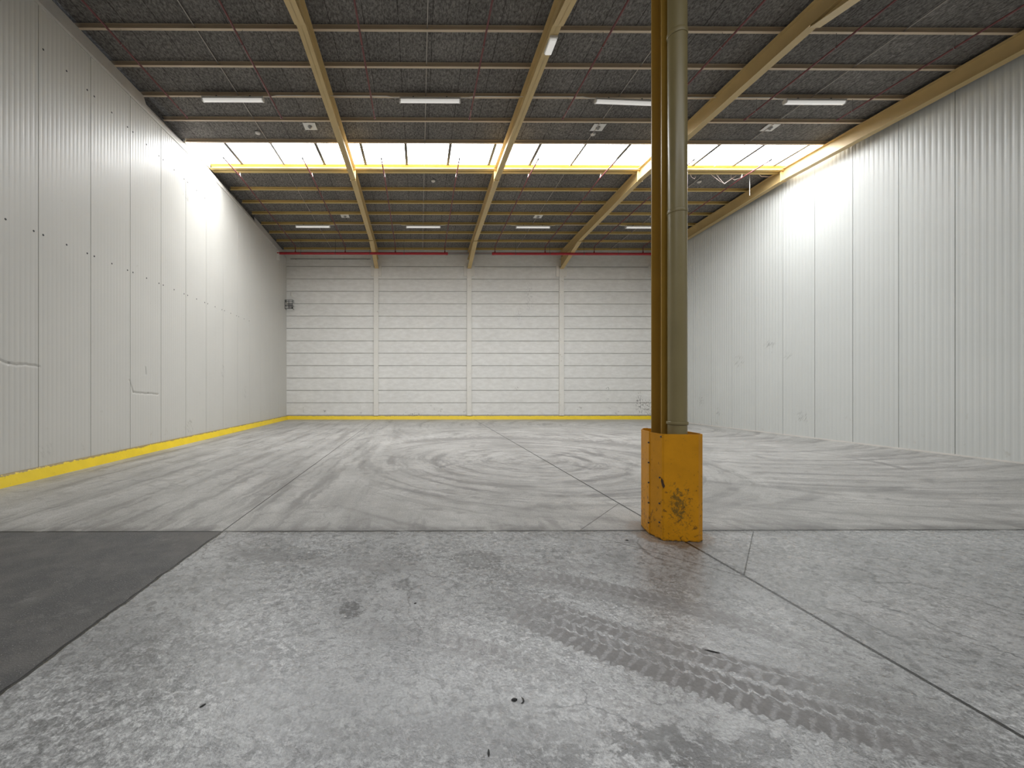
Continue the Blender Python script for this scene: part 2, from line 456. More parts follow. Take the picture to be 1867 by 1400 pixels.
def ribbed(side, pitch, amp, j0, jp):
    """vertical sandwich panels: a rippled skin with a groove at each joint"""
    fx = XL if side == 'l' else XR
    sg = 1 if side == 'l' else -1
    ys = []
    k0 = int(math.floor((YF-j0)/jp))
    k = k0
    prof = []
    while j0+k*jp < YB:
        a = j0+k*jp; b = a+jp
        prof += [(a-.007, 0), (a-.003, -.022), (a+.003, -.022), (a+.007, 0)]
        n = int(round((jp-.06)/pitch))
        st = (jp-.05)/n
        for i in range(n):
            c = a+.025+st*(i+.5)
            prof += [(c-st*.30, 0.), (c-st*.16, -amp*.6), (c, -amp), (c+st*.16, -amp*.6), (c+st*.30, 0.)]
        k += 1
    prof = [p for p in prof if YF < p[0] < YB]
    prof = [(YF, 0)]+prof+[(YB, 0)]
    mb = MB(); n = len(prof)
    zt = {'l': lambda y: HP(y)-.40, 'r': lambda y: HP(y)-.02}[side]
    vs = []
    for (y, d) in prof:
        X = fx(y)+sg*d
        vs.append((X, y, 0.)); vs.append((X, y, zt(y)))
    for (y, d) in (prof[0], prof[-1]):
        vs.append((fx(y)-sg*.10, y, 0.)); vs.append((fx(y)-sg*.10, y, zt(y)))
    fs = [(2*i, 2*i+2, 2*i+3, 2*i+1) for i in range(n-1)]
    mb.add(vs[:2*n], fs, False)
    q = [vs[0], vs[1], vs[2*n-1], vs[2*n-2]]+[vs[2*n], vs[2*n+1], vs[2*n+3], vs[2*n+2]]
    mb.add(q, [(4,5,6,7),(0,1,5,4),(3,2,6,7),(1,2,6,5)], False)
    return mb
wl = tag(ribbed('l', .085, .0022, 6.91-1.115*30, 1.115).build('wall_left', M_wl), kind='structure')
wr = tag(ribbed('r', .118, .0050, 9.12-1.065*30, 1.065).build('wall_right', M_wr), kind='structure')
# screw rows on the left wall
sm_ = MB(); sm_.lathe([(0,.006),(.008,.006),(.016,.003),(.018,0)], seg=10)
scr0 = None
for zz, kk in ((4.15, range(-1, 8)), (7.33, range(0, 5))):
    for k in kk:
        for off in (.09, .56, 1.03):
            y = 6.91+1.115*k+off
            if scr0 is None:
                scr0 = sm_.build('screw', M_dark, wl); s = scr0
            else:
                s = scr0.copy(); C.objects.link(s)
            s.rotation_euler = (0, PI/2, 0); s.location = (XL(y)+.0005, y, zz+(0 if zz < 5 else 0))

# back wall of horizontal planks
z = .0; prof = [(YB+.2, -.0), (YB, 0.)]
j = .213
while j < HP(YB)-.1:
    prof += [(YB, j-.008), (YB+.02, j-.003), (YB+.02, j+.003), (YB, j+.008)]
    j += .6216
prof += [(YB, HP(YB)+DK-.0), (YB+.2, HP(YB)+DK)]
m = MB(); m.prism(prof, 'x', -7.1, 12.6)
bw = tag(m.build('wall_back', M_bw), kind='structure')
m = MB(); m.box(-7.1, 12.9, YF-.2, YF, 0, HP(YF)+DK)
tag(m.build('wall_front', M_wl), kind='structure')

# kerbs
def kerb_left():
    mb = MB()
    ya, yb = YF, YB-.001
    def sec(y): X = XL(y); return [(X, y, 0), (X+.115, y, 0), (X+.105, y, .03), (X+.055, y, .165), (X+.035, y, .19), (X, y, .19)]
    N = 60; vs = []
    for i in range(N+1): vs += sec(ya+(yb-ya)*i/N)
    fs = [(i*6+a, i*6+(a+1) % 6, (i+1)*6+(a+1) % 6, (i+1)*6+a) for i in range(N) for a in range(6)]
    mb.add(vs, fs); mb.add(vs[:6], [(0,1,2,3,4,5)]); return mb
tag(kerb_left().build('baseboard_left', M_kerb), kind='structure')
m = MB(); m.prism([(YB, 0), (YB-.10, 0), (YB-.09, .03), (YB-.045, .165), (YB-.03, .19), (YB, .19)], 'x', XL(YB), XR(YB))
tag(m.build('baseboard_back', M_kerb), kind='structure')
# low painted foot of the right wall
m = MB()
m.add([(XR(YF)-.012, YF, 0), (XR(YF), YF, 0), (XR(YF), YF, .035), (XR(YF)-.012, YF, .035), (XR(YB)-.012, YB, 0), (XR(YB), YB, 0), (XR(YB), YB, .035), (XR(YB)-.012, YB, .035)],
      [(0,1,2,3),(4,5,6,7),(0,3,7,4),(3,2,6,7),(0,1,5,4)])
tag(m.build('baseboard_right', M_trim), kind='structure')

# ------------------------------------------------------------------ ceiling deck
SK0, SK1 = 11.72, 13.10
def slab(y0, y1, name='ceiling'):
    m = MB(); a, b = HP(y0)+DK, HP(y1)+DK
    m.prism([(y0, a), (y1, b), (y1, b+.09), (y0, a+.09)], 'x', -7.15, 12.9)
    return m
ce = MB()
for (a, b) in ((YF-.2, -6.0), (-6.0, RIDGE2-.001), (RIDGE2+1.38, VALLEY-.001), (VALLEY+.001, SK0), (RIDGE+.001, YB+.2)):
    q = slab(a, b); ce.add(q.v, q.f)
tag(ce.build('ceiling', M_deck), kind='structure')

# rooflights: corrugated translucent sheets between glazing bars
def rooflight(name, y0, y1, mat):
    root = bpy.data.objects.new(name, None); C.objects.link(root)
    tag(root, kind='structure')
    x = -.41-1.318*6
    zz = lambda y: HP(y)+DK+.035
    while x < 12.6:
        xa, xb = max(x+.026, -6.72), min(x+1.318-.026, 12.2)
        if xb > xa+.05:
            mb = MB(); N = 36; vs = []
            for i in range(N+1):
                X = xa+(xb-xa)*i/N; w = .012*math.cos(2*PI*(X-x)/.1318)
                vs += [(X, y0, zz(y0)+w), (X, y1, zz(y1)+w)]
            mb.add(vs, [(2*i, 2*i+2, 2*i+3, 2*i+1) for i in range(N)], True)
            mb.build('roof_sheet', mat, root)
        if -6.6 < x < 12.1:
            mb = MB(); mb.prism([(y0, zz(y0)-.045), (y1, zz(y1)-.045), (y1, zz(y1)-.014), (y0, zz(y0)-.014)], 'x', x-.042, x+.042)
            mb.build('glazing_bar', M_bar, root)
        x += 1.318
    mb = MB()
    for (xa, xb) in ((-6.80, -6.73), (12.2, 12.27)):
        mb.prism([(y0, HP(y0)-.0), (y1, HP(y1)-.0), (y1, zz(y1)+.05), (y0, zz(y0)+.05)], 'x', xa, xb)
    mb.build('upstand', M_sky_frame, root)
    # joints look dark from the bar material alone
    return root
rooflight('window_1', SK0, SK1, M_glow)
rooflight('added_fill_rooflight', RIDGE2, RIDGE2+1.38, M_fill_glow)  # unseen rear rooflight, added as fill light for the hall

# ------------------------------------------------------------------ purlins
def purlin_mb(yf, z0, x0=-6.72, x1=12.08, fl=.055, h=DK, t=.006):
    """C section; yf = back of the web; the channel opens towards the camera"""
    w = yf-fl; h = h-.003
    o = [(w, z0), (yf, z0), (yf, z0+h), (w, z0+h), (w, z0+h-t), (yf-t, z0+h-t), (yf-t, z0+t), (w, z0+t)]
    m = MB(); m.prism(o, 'x', x0, x1); return m
near = [6.98, 7.92, 8.855, 9.80, 10.72, 11.71]
far_ = [14.49, 15.43, 16.34, 17.29, 18.19, 19.12, 20.13]
GP = 'steel purlins across the roof'
nl = ['cream steel purlin nearest the camera, highest of the rows under the roof',
      'cream steel purlin of the topmost full row seen in the photo',
      'cream steel purlin second in the photo from the top, in front of the skylight',
      'cream steel purlin carrying the front row of white tube lamps',
      'cream steel purlin just behind the front row of white tube lamps',
      'dusky steel purlin along the near edge of the skylight']
for y, l in zip(near, nl):
    if y < 7.3:
        continue
    tag(purlin_mb(y, HP(y)).build('purlin', M_purlin, origin=(0, y, HP(y))), l, 'purlin', GP)
fl_ = ['yellow steel purlin first behind the skylight', 'yellow steel purlin second behind the skylight', 'yellow steel purlin third behind the skylight, beside the rear sensor plates',
       'yellow steel purlin carrying the rear row of white tube lamps', 'yellow steel purlin first behind the rear row of tube lamps',
       'yellow steel purlin last but one before the back wall', 'yellow steel purlin nearest the back wall, above the red header pipe']
for y, l in zip(far_, fl_):
    tag(purlin_mb(y, HP(y), fl=.07).build('purlin', M_purlin_skylit, origin=(0, y, HP(y))), l, 'purlin', GP)
for y, l, h in ((13.14, 'deep bright yellow ridge purlin on the skylight side', .143), (13.31, 'deep bright yellow ridge purlin on the back wall side', .138)):
    tag(purlin_mb(y, HP(13.1)-.05, fl=.13, h=h).build('ridge_purlin', M_purlin_skylit, origin=(0, y, HR)), l, 'purlin', 'paired ridge purlins')

# ------------------------------------------------------------------ rafters
RD = .38
def rafter(x, label, fw=.17, haunch=True):
    yk0, yk1 = 7.3, 18.0
    y0, y1 = VALLEY+.0, YB-.005
    T = lambda y: HP(y)
    B = lambda y: HP(y)-RD
    root = empty('steel_rafter', (x, (y0+y1)/2, B(RIDGE)), label, 'roof beam', 'ochre steel rafters running under the purlins')
    off = (x, (y0+y1)/2, B(RIDGE))
    t = .012
    # main beam
    m = MB()
    m.prism([(y0, B(y0)), (RIDGE, B(RIDGE)), (y1, B(y1)), (y1, T(y1)), (RIDGE, T(RIDGE)), (y0, T(y0))], 'x', x-.005, x+.005)
    for f in (lambda y: T(y)-t, lambda y: B(y)):
        m.prism([(y0, f(y0)), (RIDGE, f(RIDGE)), (y1, f(y1)), (y1, f(y1)+t), (RIDGE, f(RIDGE)+t), (y0, f(y0)+t)], 'x', x-fw/2, x+fw/2)
    m.build('beam', M_rafter, root, off)
    # haunches
    for (ya, yb, d0, d1) in ((7.28, y0, .05, .62), (18.0, y1, .02, .50)):
        m = MB()
        za, zb = B(ya)-d0, B(yb)-d1
        m.prism([(ya, B(ya)), (yb, B(yb)), (yb, zb), (ya, za)], 'x', x-.005, x+.005)
        m.prism([(ya, za), (yb, zb), (yb, zb+t), (ya, za+t)], 'x', x-fw/2-.01, x+fw/2+.01)
        m.prism([(ya, B(ya)), (ya+(.012 if yb > ya else -.012), B(ya)), (ya+(.012 if yb > ya else -.012), za), (ya, za)], 'x', x-fw/2, x+fw/2)
        m.build('haunch', M_rafter, root, off)
    # ridge splice plates and stiffeners
    m = MB()
    m.box(x-fw/2, x+fw/2, RIDGE-.012, RIDGE+.012, B(RIDGE)-.02, T(RIDGE))
    m.build('splice_plate', M_rafter, root, off)
    return root
rafter(-2.14, 'ochre steel rafter leftmost in the photo, between left wall and middle beam')
rafter(2.487, 'ochre steel rafter in the middle with a small white emergency light under it')
rafter(7.13, 'ochre steel rafter passing behind the column in the photo')
rafter(11.79, 'dark ochre steel rafter lying along the top of the right wall', fw=.18)

# left edge: pale flashing over the wall head
def edge(ya, yb, x_in, z_in, x_out, z_out, th=.03):
    mb = MB(); vs = []
    for y in (ya, yb):
        X = XL(y); h = HP(y)
        vs += [(X+x_in, y, h+z_in), (X+x_out, y, h+z_out), (X+x_out-th, y, h+z_out), (X+x_in-.10, y, h+z_in-.02), (X+x_in, y, h+z_in-.06)]
    mb.add(vs, [(0,1,6,5),(1,2,7,6),(2,3,8,7),(3,4,9,8),(4,0,5,9),(0,4,3,2,1),(5,6,7,8,9)])
    return mb
e = MB()
for (a, b, c) in ((YF, VALLEY, 1), (VALLEY, 9.75, 1), (9.75, RIDGE, 0), (RIDGE, 16.6, 0), (16.6, YB, 1)):
    q = edge(a, b, .012, -.38, (-.11 if c else -.05), (.0 if c else -.24)); e.add(q.v, q.f)
tag(e.build('trim_1', M_trim), kind='structure')
e = MB()
for (a, b) in ((9.78, RIDGE), (RIDGE, 16.6)):
    vs = []
    for y in (a, b):
        X = XL(y); h = HP(y)
        vs += [(X-.15, y, h-.13), (X-.22, y, h-.03), (X-.25, y, h-.03), (X-.25, y, h-.13)]
    e.add(vs, [(0,1,5,4),(1,2,6,5),(2,3,7,6),(3,0,4,7),(0,3,2,1),(4,5,6,7)])
tag(e.build('trim_2', M_trim), kind='structure')
# masonry behind the flashing closes the room
e = MB(); e.add([(-7.15,YF,HP(0)-.8),(-6.86,YF,HP(0)-.8),(-6.86,YB,HP(0)-.8),(-7.15,YB,HP(0)-.8),(-7.15,YF,HR+.2),(-6.86,YF,HR+.2),(-6.86,YB,HR+.2),(-7.15,YB,HR+.2)],
     [(0,3,2,1),(4,5,6,7),(0,1,5,4),(1,2,6,5),(2,3,7,6),(3,0,4,7)])
tag(e.build('trim_3', M_deck), kind='structure')
e = MB(); e.box(12.62, 12.75, YF, YB, 0, HR+.2)
tag(e.build('trim_4', M_deck), kind='structure')

# valley beam over the column line, just above the view
vb = empty('valley_beam', (2.6, VALLEY, HP(VALLEY)-.38), 'ochre steel beam resting on the column head under the valley', 'roof beam')
m = MB(); zb = HP(VALLEY)-.42-.5
m.box(-6.85, 12.0, VALLEY-.006, VALLEY+.006, zb, zb+.46)
m.box(-6.85, 12.0, VALLEY-.1, VALLEY+.1, zb, zb+.014); m.box(-6.85, 12.0, VALLEY-.1, VALLEY+.1, zb+.446, zb+.46)
m.build('beam', M_rafter, vb, tuple(vb.location))

# ------------------------------------------------------------------ tie rods
def rod(x, ya, yb, label):
    m = MB(); f = lambda y: HP(y)+.055
    m.tube([(x, ya, f(ya)), (x, yb, f(yb))], .010, 8)
    tag(m.build('tie_rod', M_rod, origin=(x, (ya+yb)/2, f((ya+yb)/2))), label, 'rod', 'thin steel rods tying the purlins')
bays = ['beside the left wall', 'left of the middle rafter', 'right of the middle rafter', 'beside the right wall']
for x, b in zip((-4.36, .15, 4.82, 9.5), bays):
    rod(x, 5.0, 13.05, 'thin pale tie rod before the ridge, '+b)
    rod(x, 13.25, 20.1, 'thin pale tie rod behind the ridge, '+b)

# ------------------------------------------------------------------ sprinkler pipes
PX = [-5.79, -3.44, -1.12, 1.25, 3.58, 5.92, 8.16, 10.5]
f = lambda y: HP(y)-.27
lab_n = ['beside the left wall', 'second from the left wall', 'third from the left wall', 'left of the middle rafter', 'right of the middle rafter', 'running behind the column', 'second from the right wall', 'beside the right wall']
def clip(y, x, parent, off):
    m = MB(); zt = HP(y)+.02
    m.tube([(x-.028, y, f(y)), (x-.02, y, f(y)-.026), (x, y, f(y)-.034), (x+.02, y, f(y)-.026), (x+.028, y, f(y)), (x, y, f(y)+.07), (x-.028, y, f(y))], .005, 6)
    m.tube([(x, y, f(y)+.06), (x, y, zt)], .005, 6)
    m.build('hanger', M_grey_metal, parent, off)
for i, x in enumerate(PX):
    off = (x, 8., f(8.))
    root = empty('sprinkler_pipe', off, 'thin dull red sprinkler pipe in front of the skylight, '+lab_n[i], 'pipe', 'front sprinkler branch pipes')
    m = MB(); m.tube([(x, VALLEY+.3, f(VALLEY+.3)), (x, 10.12, f(10.12))], .019, 10); m.build('pipe', M_pipe_red, root, off)
    m = MB(); m.tube([(x, 10.10, f(10.10)), (x, 10.15, f(10.15))], .026, 10); m.build('end_cap', M_pipe_red, root, off)
    for y in (7.90, 9.78): clip(y, x, root, off)
HY, HZ = 18.92, 6.335+CAMH
for i, x in enumerate([-5.78, -3.46, -1.13, 1.18, 3.52, 5.86, 8.16, 10.45]):
    off = (x, 15., f(15.))
    root = empty('sprinkler_pipe', off, 'thin dark red sprinkler pipe behind the skylight, '+lab_n[i], 'pipe', 'rear sprinkler branch pipes')
    m = MB(); m.tube([(x, 12.03, f(12.03)), (x, RIDGE, f(RIDGE)), (x, HY-.08, f(HY)), (x, HY, f(HY)-.08), (x, HY, HZ+.05)], .019, 10); m.build('pipe', M_pipe_red, root, off)
    m = MB(); m.tube([(x, 11.99, f(11.99)), (x, 12.05, f(12.05))], .027, 10); m.build('end_cap', M_dark, root, off)
    m = MB(); m.tube([(x, HY, HZ+.045), (x, HY, HZ+.11)], .032, 10); m.build('pipe_fitting', M_pipe_red, root, off)
    for y in (14.47, 17.27): clip(y, x, root, off)
    m = MB(); m.tube([(x-.022, 13.1, f(13.1)), (x, 13.1, f(13.1)+.13), (x+.022, 13.1, f(13.1))], .005, 6); m.build('hanger', M_white, root, off)
for (xa, xb, l) in ((-6.62, 1.32, 'long bright red header pipe on the left, across the back wall top'), (3.38, 11.7, 'long bright red header pipe on the right, reaching behind the column')):
    off = ((xa+xb)/2, HY, HZ)
    root = empty('header_pipe', off, l, 'pipe', 'red sprinkler headers along the back wall')
    m = MB(); m.tube([(xa, HY, HZ), (xb, HY, HZ)], .058, 16); m.build('pipe', M_header_red, root, off)
    xs = [xa+.05, xb-.05]
    for q in xs:
        m = MB(); m.tube([(q-.04, HY, HZ), (q+.04, HY, HZ)], .066, 16); m.build('end_cap', M_header_red, root, off)
    for q in range(int((xb-xa)/1.6)):
        X = xa+1.1+q*1.6
        m = MB(); m.tube([(X, HY, HZ+.045), (X, HY, HP(HY)+.01)], .006, 6); m.tube([(X-.012, HY, HZ), (X+.012, HY, HZ)], .060, 14)
        m.build('hanger', M_dark, root, off)
m = MB(); m.tube([(-6.45, 20.3, 8.02), (-2.45, 20.3, 8.02)], .014, 8)
for q in (-6.2, -5., -3.8, -2.6): m.tube([(q, 20.3, 8.02), (q, 20.39, 8.02)], .012, 6)
tag(m.build('conduit', M_dark, origin=(-4.4, 20.3, 8.02)), 'thin dark conduit along the top left of the back wall', 'conduit')
m = MB(); m.tube([(-6.5, 20.33, 8.33), (11.7, 20.33, 8.33)], .014, 8)
tag(m.build('conduit', M_pipe_red, origin=(2.6, 20.33, 8.33)), 'thin dark red pipe in the corner of back wall and roof', 'pipe')
m = MB(); m.box(-6.64, -6.52, 18.86, 18.98, HZ-.32, HZ+.10)
tag(m.build('pipe_bracket', M_white, origin=(-6.6, 18.92, HZ)), 'pale bracket holding the left end of the red header pipe', 'bracket')

# ------------------------------------------------------------------ lamps
def tube_lamp(loc, rz, label, tilt=0., group='tube lamps'):
    root = empty('tube_lamp', loc, label, 'lamp', group); root.rotation_euler = (0, tilt, rz)
    return root
def tube_lamp_parts(root, L=1.46):
    h = L/2
    m = MB(); m.prism([(-.05, 0), (.05, 0), (.058, -.05), (-.058, -.05)], 'x', -h+.02, h-.02); m.build('housing', M_white, root, bevel=.004)
    m = MB()
    pr = [(-.058, -.05), (-.055, -.072), (-.035, -.092), (0, -.098), (.035, -.092), (.055, -.072), (.058, -.05)]
    m.prism(pr, 'x', -h+.03, h-.03); m.build('diffuser', M_lens, root)
    for s in (-1, 1):
        m = MB(); m.prism([(-.06, .003), (.06, .003), (.064, -.06), (.04, -.098), (-.04, -.098), (-.064, -.06)], 'x', s*(h-.03), s*h); m.build('end_cap', M_white, root)
        m = MB(); m.box(s*h*.55-.015, s*h*.55+.015, -.012, .012, 0, .048); m.build('bracket', M_dark, root)
spots_n = [(-4.46, 'white tube lamp of the front row, nearest the left wall'), (.25, 'white tube lamp of the front row, between left and middle rafters'),
           (4.95, 'white tube lamp of the front row hanging crooked beside the column'), (9.53, 'white tube lamp of the front row, nearest the right wall')]
spots_f = [(-4.52, 'white tube lamp of the rear row, nearest the left wall'), (.16, 'white tube lamp of the rear row, between left and middle rafters'),
           (4.82, 'white tube lamp of the rear row, right of the middle rafter'), (9.5, 'white tube lamp of the rear row, half hidden by the column')]
first = None
for row, (spots, yy) in enumerate(((spots_n, 9.74), (spots_f, 17.24))):
    for i, (x, l) in enumerate(spots):
        loc = (x, yy, HP(yy)-.045)
        tl = .035 if (row == 0 and i == 2) else 0.
        if first is None:
            first = tube_lamp(loc, 0, l, group='front row of tube lamps'); tube_lamp_parts(first); r = first
        else:
            r = copy_tree(first); r['label'] = l; r.location = loc
        r['group'] = ('front' if row == 0 else 'rear')+' row of tube lamps'
        if tl:
            r.rotation_euler = (0, tl, 0); r.location.z -= .02
# conduits between the lamps, clipped along the purlins
for row, (spots, yy) in enumerate(((spots_n, 9.74), (spots_f, 17.24))):
    for i in range(3):
        xa, xb = spots[i][0]+.75, spots[i+1][0]-.75
        z0, z1 = HP(yy)-.05, HP(yy)-.012
        m = MB(); m.tube([(xa, yy-.03, z0), (xa+.12, yy-.03, z0), (xa+.28, yy-.03, z1), (xb-.28, yy-.03, z1), (xb-.12, yy-.03, z0), (xb, yy-.03, z0)], .009, 8)
        tag(m.build('lamp_cable', M_white, origin=((xa+xb)/2, yy, z1)),
            ('front' if row == 0 else 'rear')+' row lamp cable along the purlin, '+['between the two lamps nearest the left wall', 'crossing the middle rafter', 'reaching the lamp nearest the right wall'][i], 'cable', 'cables linking the tube lamps')

# emergency light under the middle rafter
ye = 7.72; ze = HP(ye)-RD
root = empty('emergency_light', (2.50, ye, ze), 'small white emergency light under the middle ochre rafter', 'lamp')
m = MB(); m.box(-.075, .075, -.19, .19, -.045, 0); m.build('housing', M_white, root, bevel=.006)
m = MB(); m.box(-.062, .062, -.17, .17, -.085, -.045); m.build('diffuser', M_lens, root, bevel=.012)

# ------------------------------------------------------------------ detectors
def plate(x, y, label, group, first=None):
    z = HP(y)+DK-.002-.02
    if first is not None:
        r = copy_tree(first); r['label'] = label; r['group'] = group; r.location = (x, y, z); return r
    root = empty('heat_detector', (x, y, z), label, 'detector', group)
    m = MB(); m.box(-.165, .165, -.15, .15, -.012, .0); m.build('mounting_plate', M_white, root)
    m = MB(); m.lathe([(.0, -.07), (.022, -.07), (.03, -.045), (.055, -.035), (.06, -.012), (.0, -.012)], seg=20); o = m.build('sensor', M_grey_metal, root)
    o['label'] = 'grey round sensor'
    return root
p0 = plate(-2.97, 11.02, 'white square sensor plate in front of the skylight, left of leftmost rafter', 'front sensor plates')
for (x, y, l, gq) in [(4.86, 11.02, 'white square sensor plate in front of the skylight, left of the column', 'front sensor plates'),
                  (9.55, 11.0, 'white square sensor plate in front of the skylight, right of the column', 'front sensor plates'),
                  (-3.05, 16.62, 'white square sensor plate of the rear row, left of leftmost rafter', 'rear sensor plates'),
                  (4.86, 16.62, 'white square sensor plate of the rear row, right of middle rafter', 'rear sensor plates'),
                  (9.62, 16.5, 'white square sensor plate of the rear row, half hidden by the column', 'rear sensor plates')]:
    plate(x, y, l, gq, p0)
sd = None
for (px, y, l) in [(-4.50, 11.32, 'small round ceiling rose in front of the skylight, near the left wall'), (.47, 13.95, 'small round ceiling rose behind the skylight, left of middle rafter'),
                  (4.85, 11.32, 'small round ceiling rose beside the front sensor plate left of the column'), (9.65, 13.95, 'small round ceiling rose behind the skylight, right of the column')]:
    z = HP(y)+DK-.02
    if sd is None:
        sd = empty('smoke_detector', (px, y, z), l, 'detector', 'small round detectors on the roof deck')
        m = MB(); m.lathe([(0,-.02),(.075,-.02),(.08,0)], seg=20); m.build('base', M_grey_metal, sd)
        m = MB(); m.lathe([(0,-.05),(.04,-.048),(.062,-.035),(.066,-.018)], seg=20); m.build('dome', M_trim, sd)
    else:
        q = copy_tree(sd); q['label'] = l; q.location = (px, y, z)

# ------------------------------------------------------------------ back wall posts
for x, l in ((-2.18, 'narrow cream post on the back wall under the leftmost rafter'), (2.487, 'narrow cream post in the middle of the back wall'),
             (7.13, 'narrow cream post on the back wall, right of the middle one'), (11.80, 'narrow cream post at the right end of the back wall behind the column')):
    off = (x, YB-.04, 0)
    root = empty('wall_post', off, l, 'post', 'cream posts on the back wall')
    zt = 7.60
    m = MB(); m.box(x-.115, x+.115, YB-.085, YB+.0, .19, zt); m.build('shaft', M_post, root, off, bevel=.008)
    for s in (-1, 1):
        if x > 11 and s > 0: continue
        m = MB(); m.box(x+s*.115, x+s*.265, YB-.05, YB, zt-.42, zt+.12) if s > 0 else m.box(x-.265, x-.115, YB-.05, YB, zt-.42, zt+.12)
        m.build('bracket', M_post, root, off, bevel=.006)

# ------------------------------------------------------------------ column, drain pipe, guard
CX = 2.585
off = (CX, 4.27, 0)
root = empty('steel_column', off, 'tall ochre steel H-section column rising from the yellow guard', 'column')
m = MB()
zt = zb-.001
m.box(CX-.085, CX+.085, 4.178, 4.190, .02, zt); m.box(CX-.085, CX+.085, 4.355, 4.367, .02, zt); m.box(CX-.004, CX+.004, 4.19, 4.355, .02, zt)
m.build('shaft', M_column, root, off)
m = MB(); m.box(CX-.13, CX+.13, 4.14, 4.45, 0, .02); m.build('base_plate', M_column, root, off)
DXc, DY, DR = 2.603, 4.084, .087
off = (DXc, DY, 0)
root = empty('drain_pipe', off, 'round olive drain pipe standing in front of the steel column', 'pipe')
m = MB(); m.tube([(DXc, DY, 0), (DXc, DY, zt)], DR, 32); m.build('pipe', M_drain, root, off)
for zc, hh, rr in ((1.163, .030, .010), (3.29, .035, .004), (5.08, .05, .006)):
    m = MB(); m.lathe([(DR-.002, zc-hh/2), (DR+rr*.8, zc-hh/2), (DR+rr, zc-hh/3), (DR+rr, zc+hh/3), (DR+rr*.8, zc+hh/2), (DR-.002, zc+hh/2)], DXc, DY, 32); m.build('collar', M_drain, root, off)

off = (2.6, 4.3, 0)
root = empty('column_guard', off, 'waist-high ochre steel guard folded round the column foot, scuffed and dented', 'guard')
loopA = [(2.383, 4.215), (2.408, 4.02), (2.425, 4.006), (2.737, 3.965), (2.80, 4.0), (2.825, 4.06), (2.845, 4.33), (2.80, 4.55), (2.735, 4.61), (2.60, 4.61)]
loopB = [(2.60, 4.612), (2.54, 4.60), (2.432, 4.44), (2.380, 4.20), (2.3835, 4.19)]
def shell(loop, z0, z1, t=.006):
    """folded sheet: offset inwards by t"""
    n = len(loop); inn = []
    cx, cy = 2.61, 4.3
    for (a, b) in loop:
        v = Vector((cx-a, cy-b)); v.normalize(); inn.append((a+v.x*t*1.3, b+v.y*t*1.3))
    m = MB(); rows = 10
    vs = []
    for k in range(rows+1):
        z = z0+(z1-z0)*k/rows
        for i, (a, b) in enumerate(loop): vs.append((a, b, z))
        for (a, b) in inn: vs.append((a, b, z))
    fs = []
    N = 2*n
    for k in range(rows):
        for i in range(n-1):
            fs.append((k*N+i, k*N+i+1, (k+1)*N+i+1, (k+1)*N+i))
            fs.append((k*N+n+i, (k+1)*N+n+i, (k+1)*N+n+i+1, k*N+n+i+1))
        for e_ in (0, n-1): fs.append((k*N+e_, (k+1)*N+e_, (k+1)*N+n+e_, k*N+n+e_))
    for k in (0, rows):
        for i in range(n-1): fs.append((k*N+i, k*N+i+1, k*N+n+i+1, k*N+n+i))
    m.add(vs, fs); return m
shell(loopA, .002, 1.058).build('front_panel', M_guard, root, off)
shell(loopB, .002, 1.062).build('side_panel', M_guard, root, off)
bolt = None
for k in range(5):
    z = .95-.208*k
    m = MB(); m.tube([(2.386, 4.20, z), (2.372, 4.198, z)], .009, 6); m.build('bolt', M_dark, root, off)
for (px_, py_, z) in ((2.404, 4.045, .62), (2.404, 4.05, .36), (2.404, 4.05, .17), (2.408, 4.03, 1.03)):
    m = MB(); m.tube([(px_+.004, py_, z), (px_-.008, py_, z)], .009, 6); m.build('bolt', M_dark, root, off)
# torn fold by the front edge
m = MB(); m.add([(2.402, 4.018, .625), (2.412, 4.003, .60), (2.416, 4.002, .575), (2.428, 3.999, .545), (2.416, 4.003, .52), (2.405, 4.012, .545), (2.400, 4.024, .59)], [(0,1,2,3,4,5,6)])
m.build('torn_edge', M_rust, root, off)

# ------------------------------------------------------------------ caged wall lamp in the far left corner
off = (-6.46, 20.3, 5.70)
root = empty('caged_wall_lamp', off, 'small wire-caged wall lamp in the far left corner on the back wall', 'lamp')
m = MB(); m.box(-6.56, -6.38, 20.30, 20.40, 5.60, 5.82); m.build('housing', M_grey_metal, root, off, bevel=.01)
m = MB()
for zz in (5.50, 5.66, 5.86, 5.93): m.tube([(-6.66, 20.37, zz), (-6.66, 20.12, zz), (-6.29, 20.12, zz), (-6.29, 20.37, zz)], .012, 6)
for xx in (-6.66, -6.47, -6.29): m.tube([(xx, 20.12, 5.50), (xx, 20.12, 5.93)], .012, 6)
m.box(-6.33, -6.27, 20.10, 20.16, 5.50, 5.60)
m.build('cage', M_dark, root, off)
m = MB(); m.lathe([(0, 6.38), (.04, 6.36), (.045, 6.2), (0, 6.17)], -6.41, 20.34, 12)
tag(m.build('bell_push', M_white, origin=(-6.41, 20.34, 6.28)), 'tiny white fitting above the caged lamp in the far corner', 'fitting')

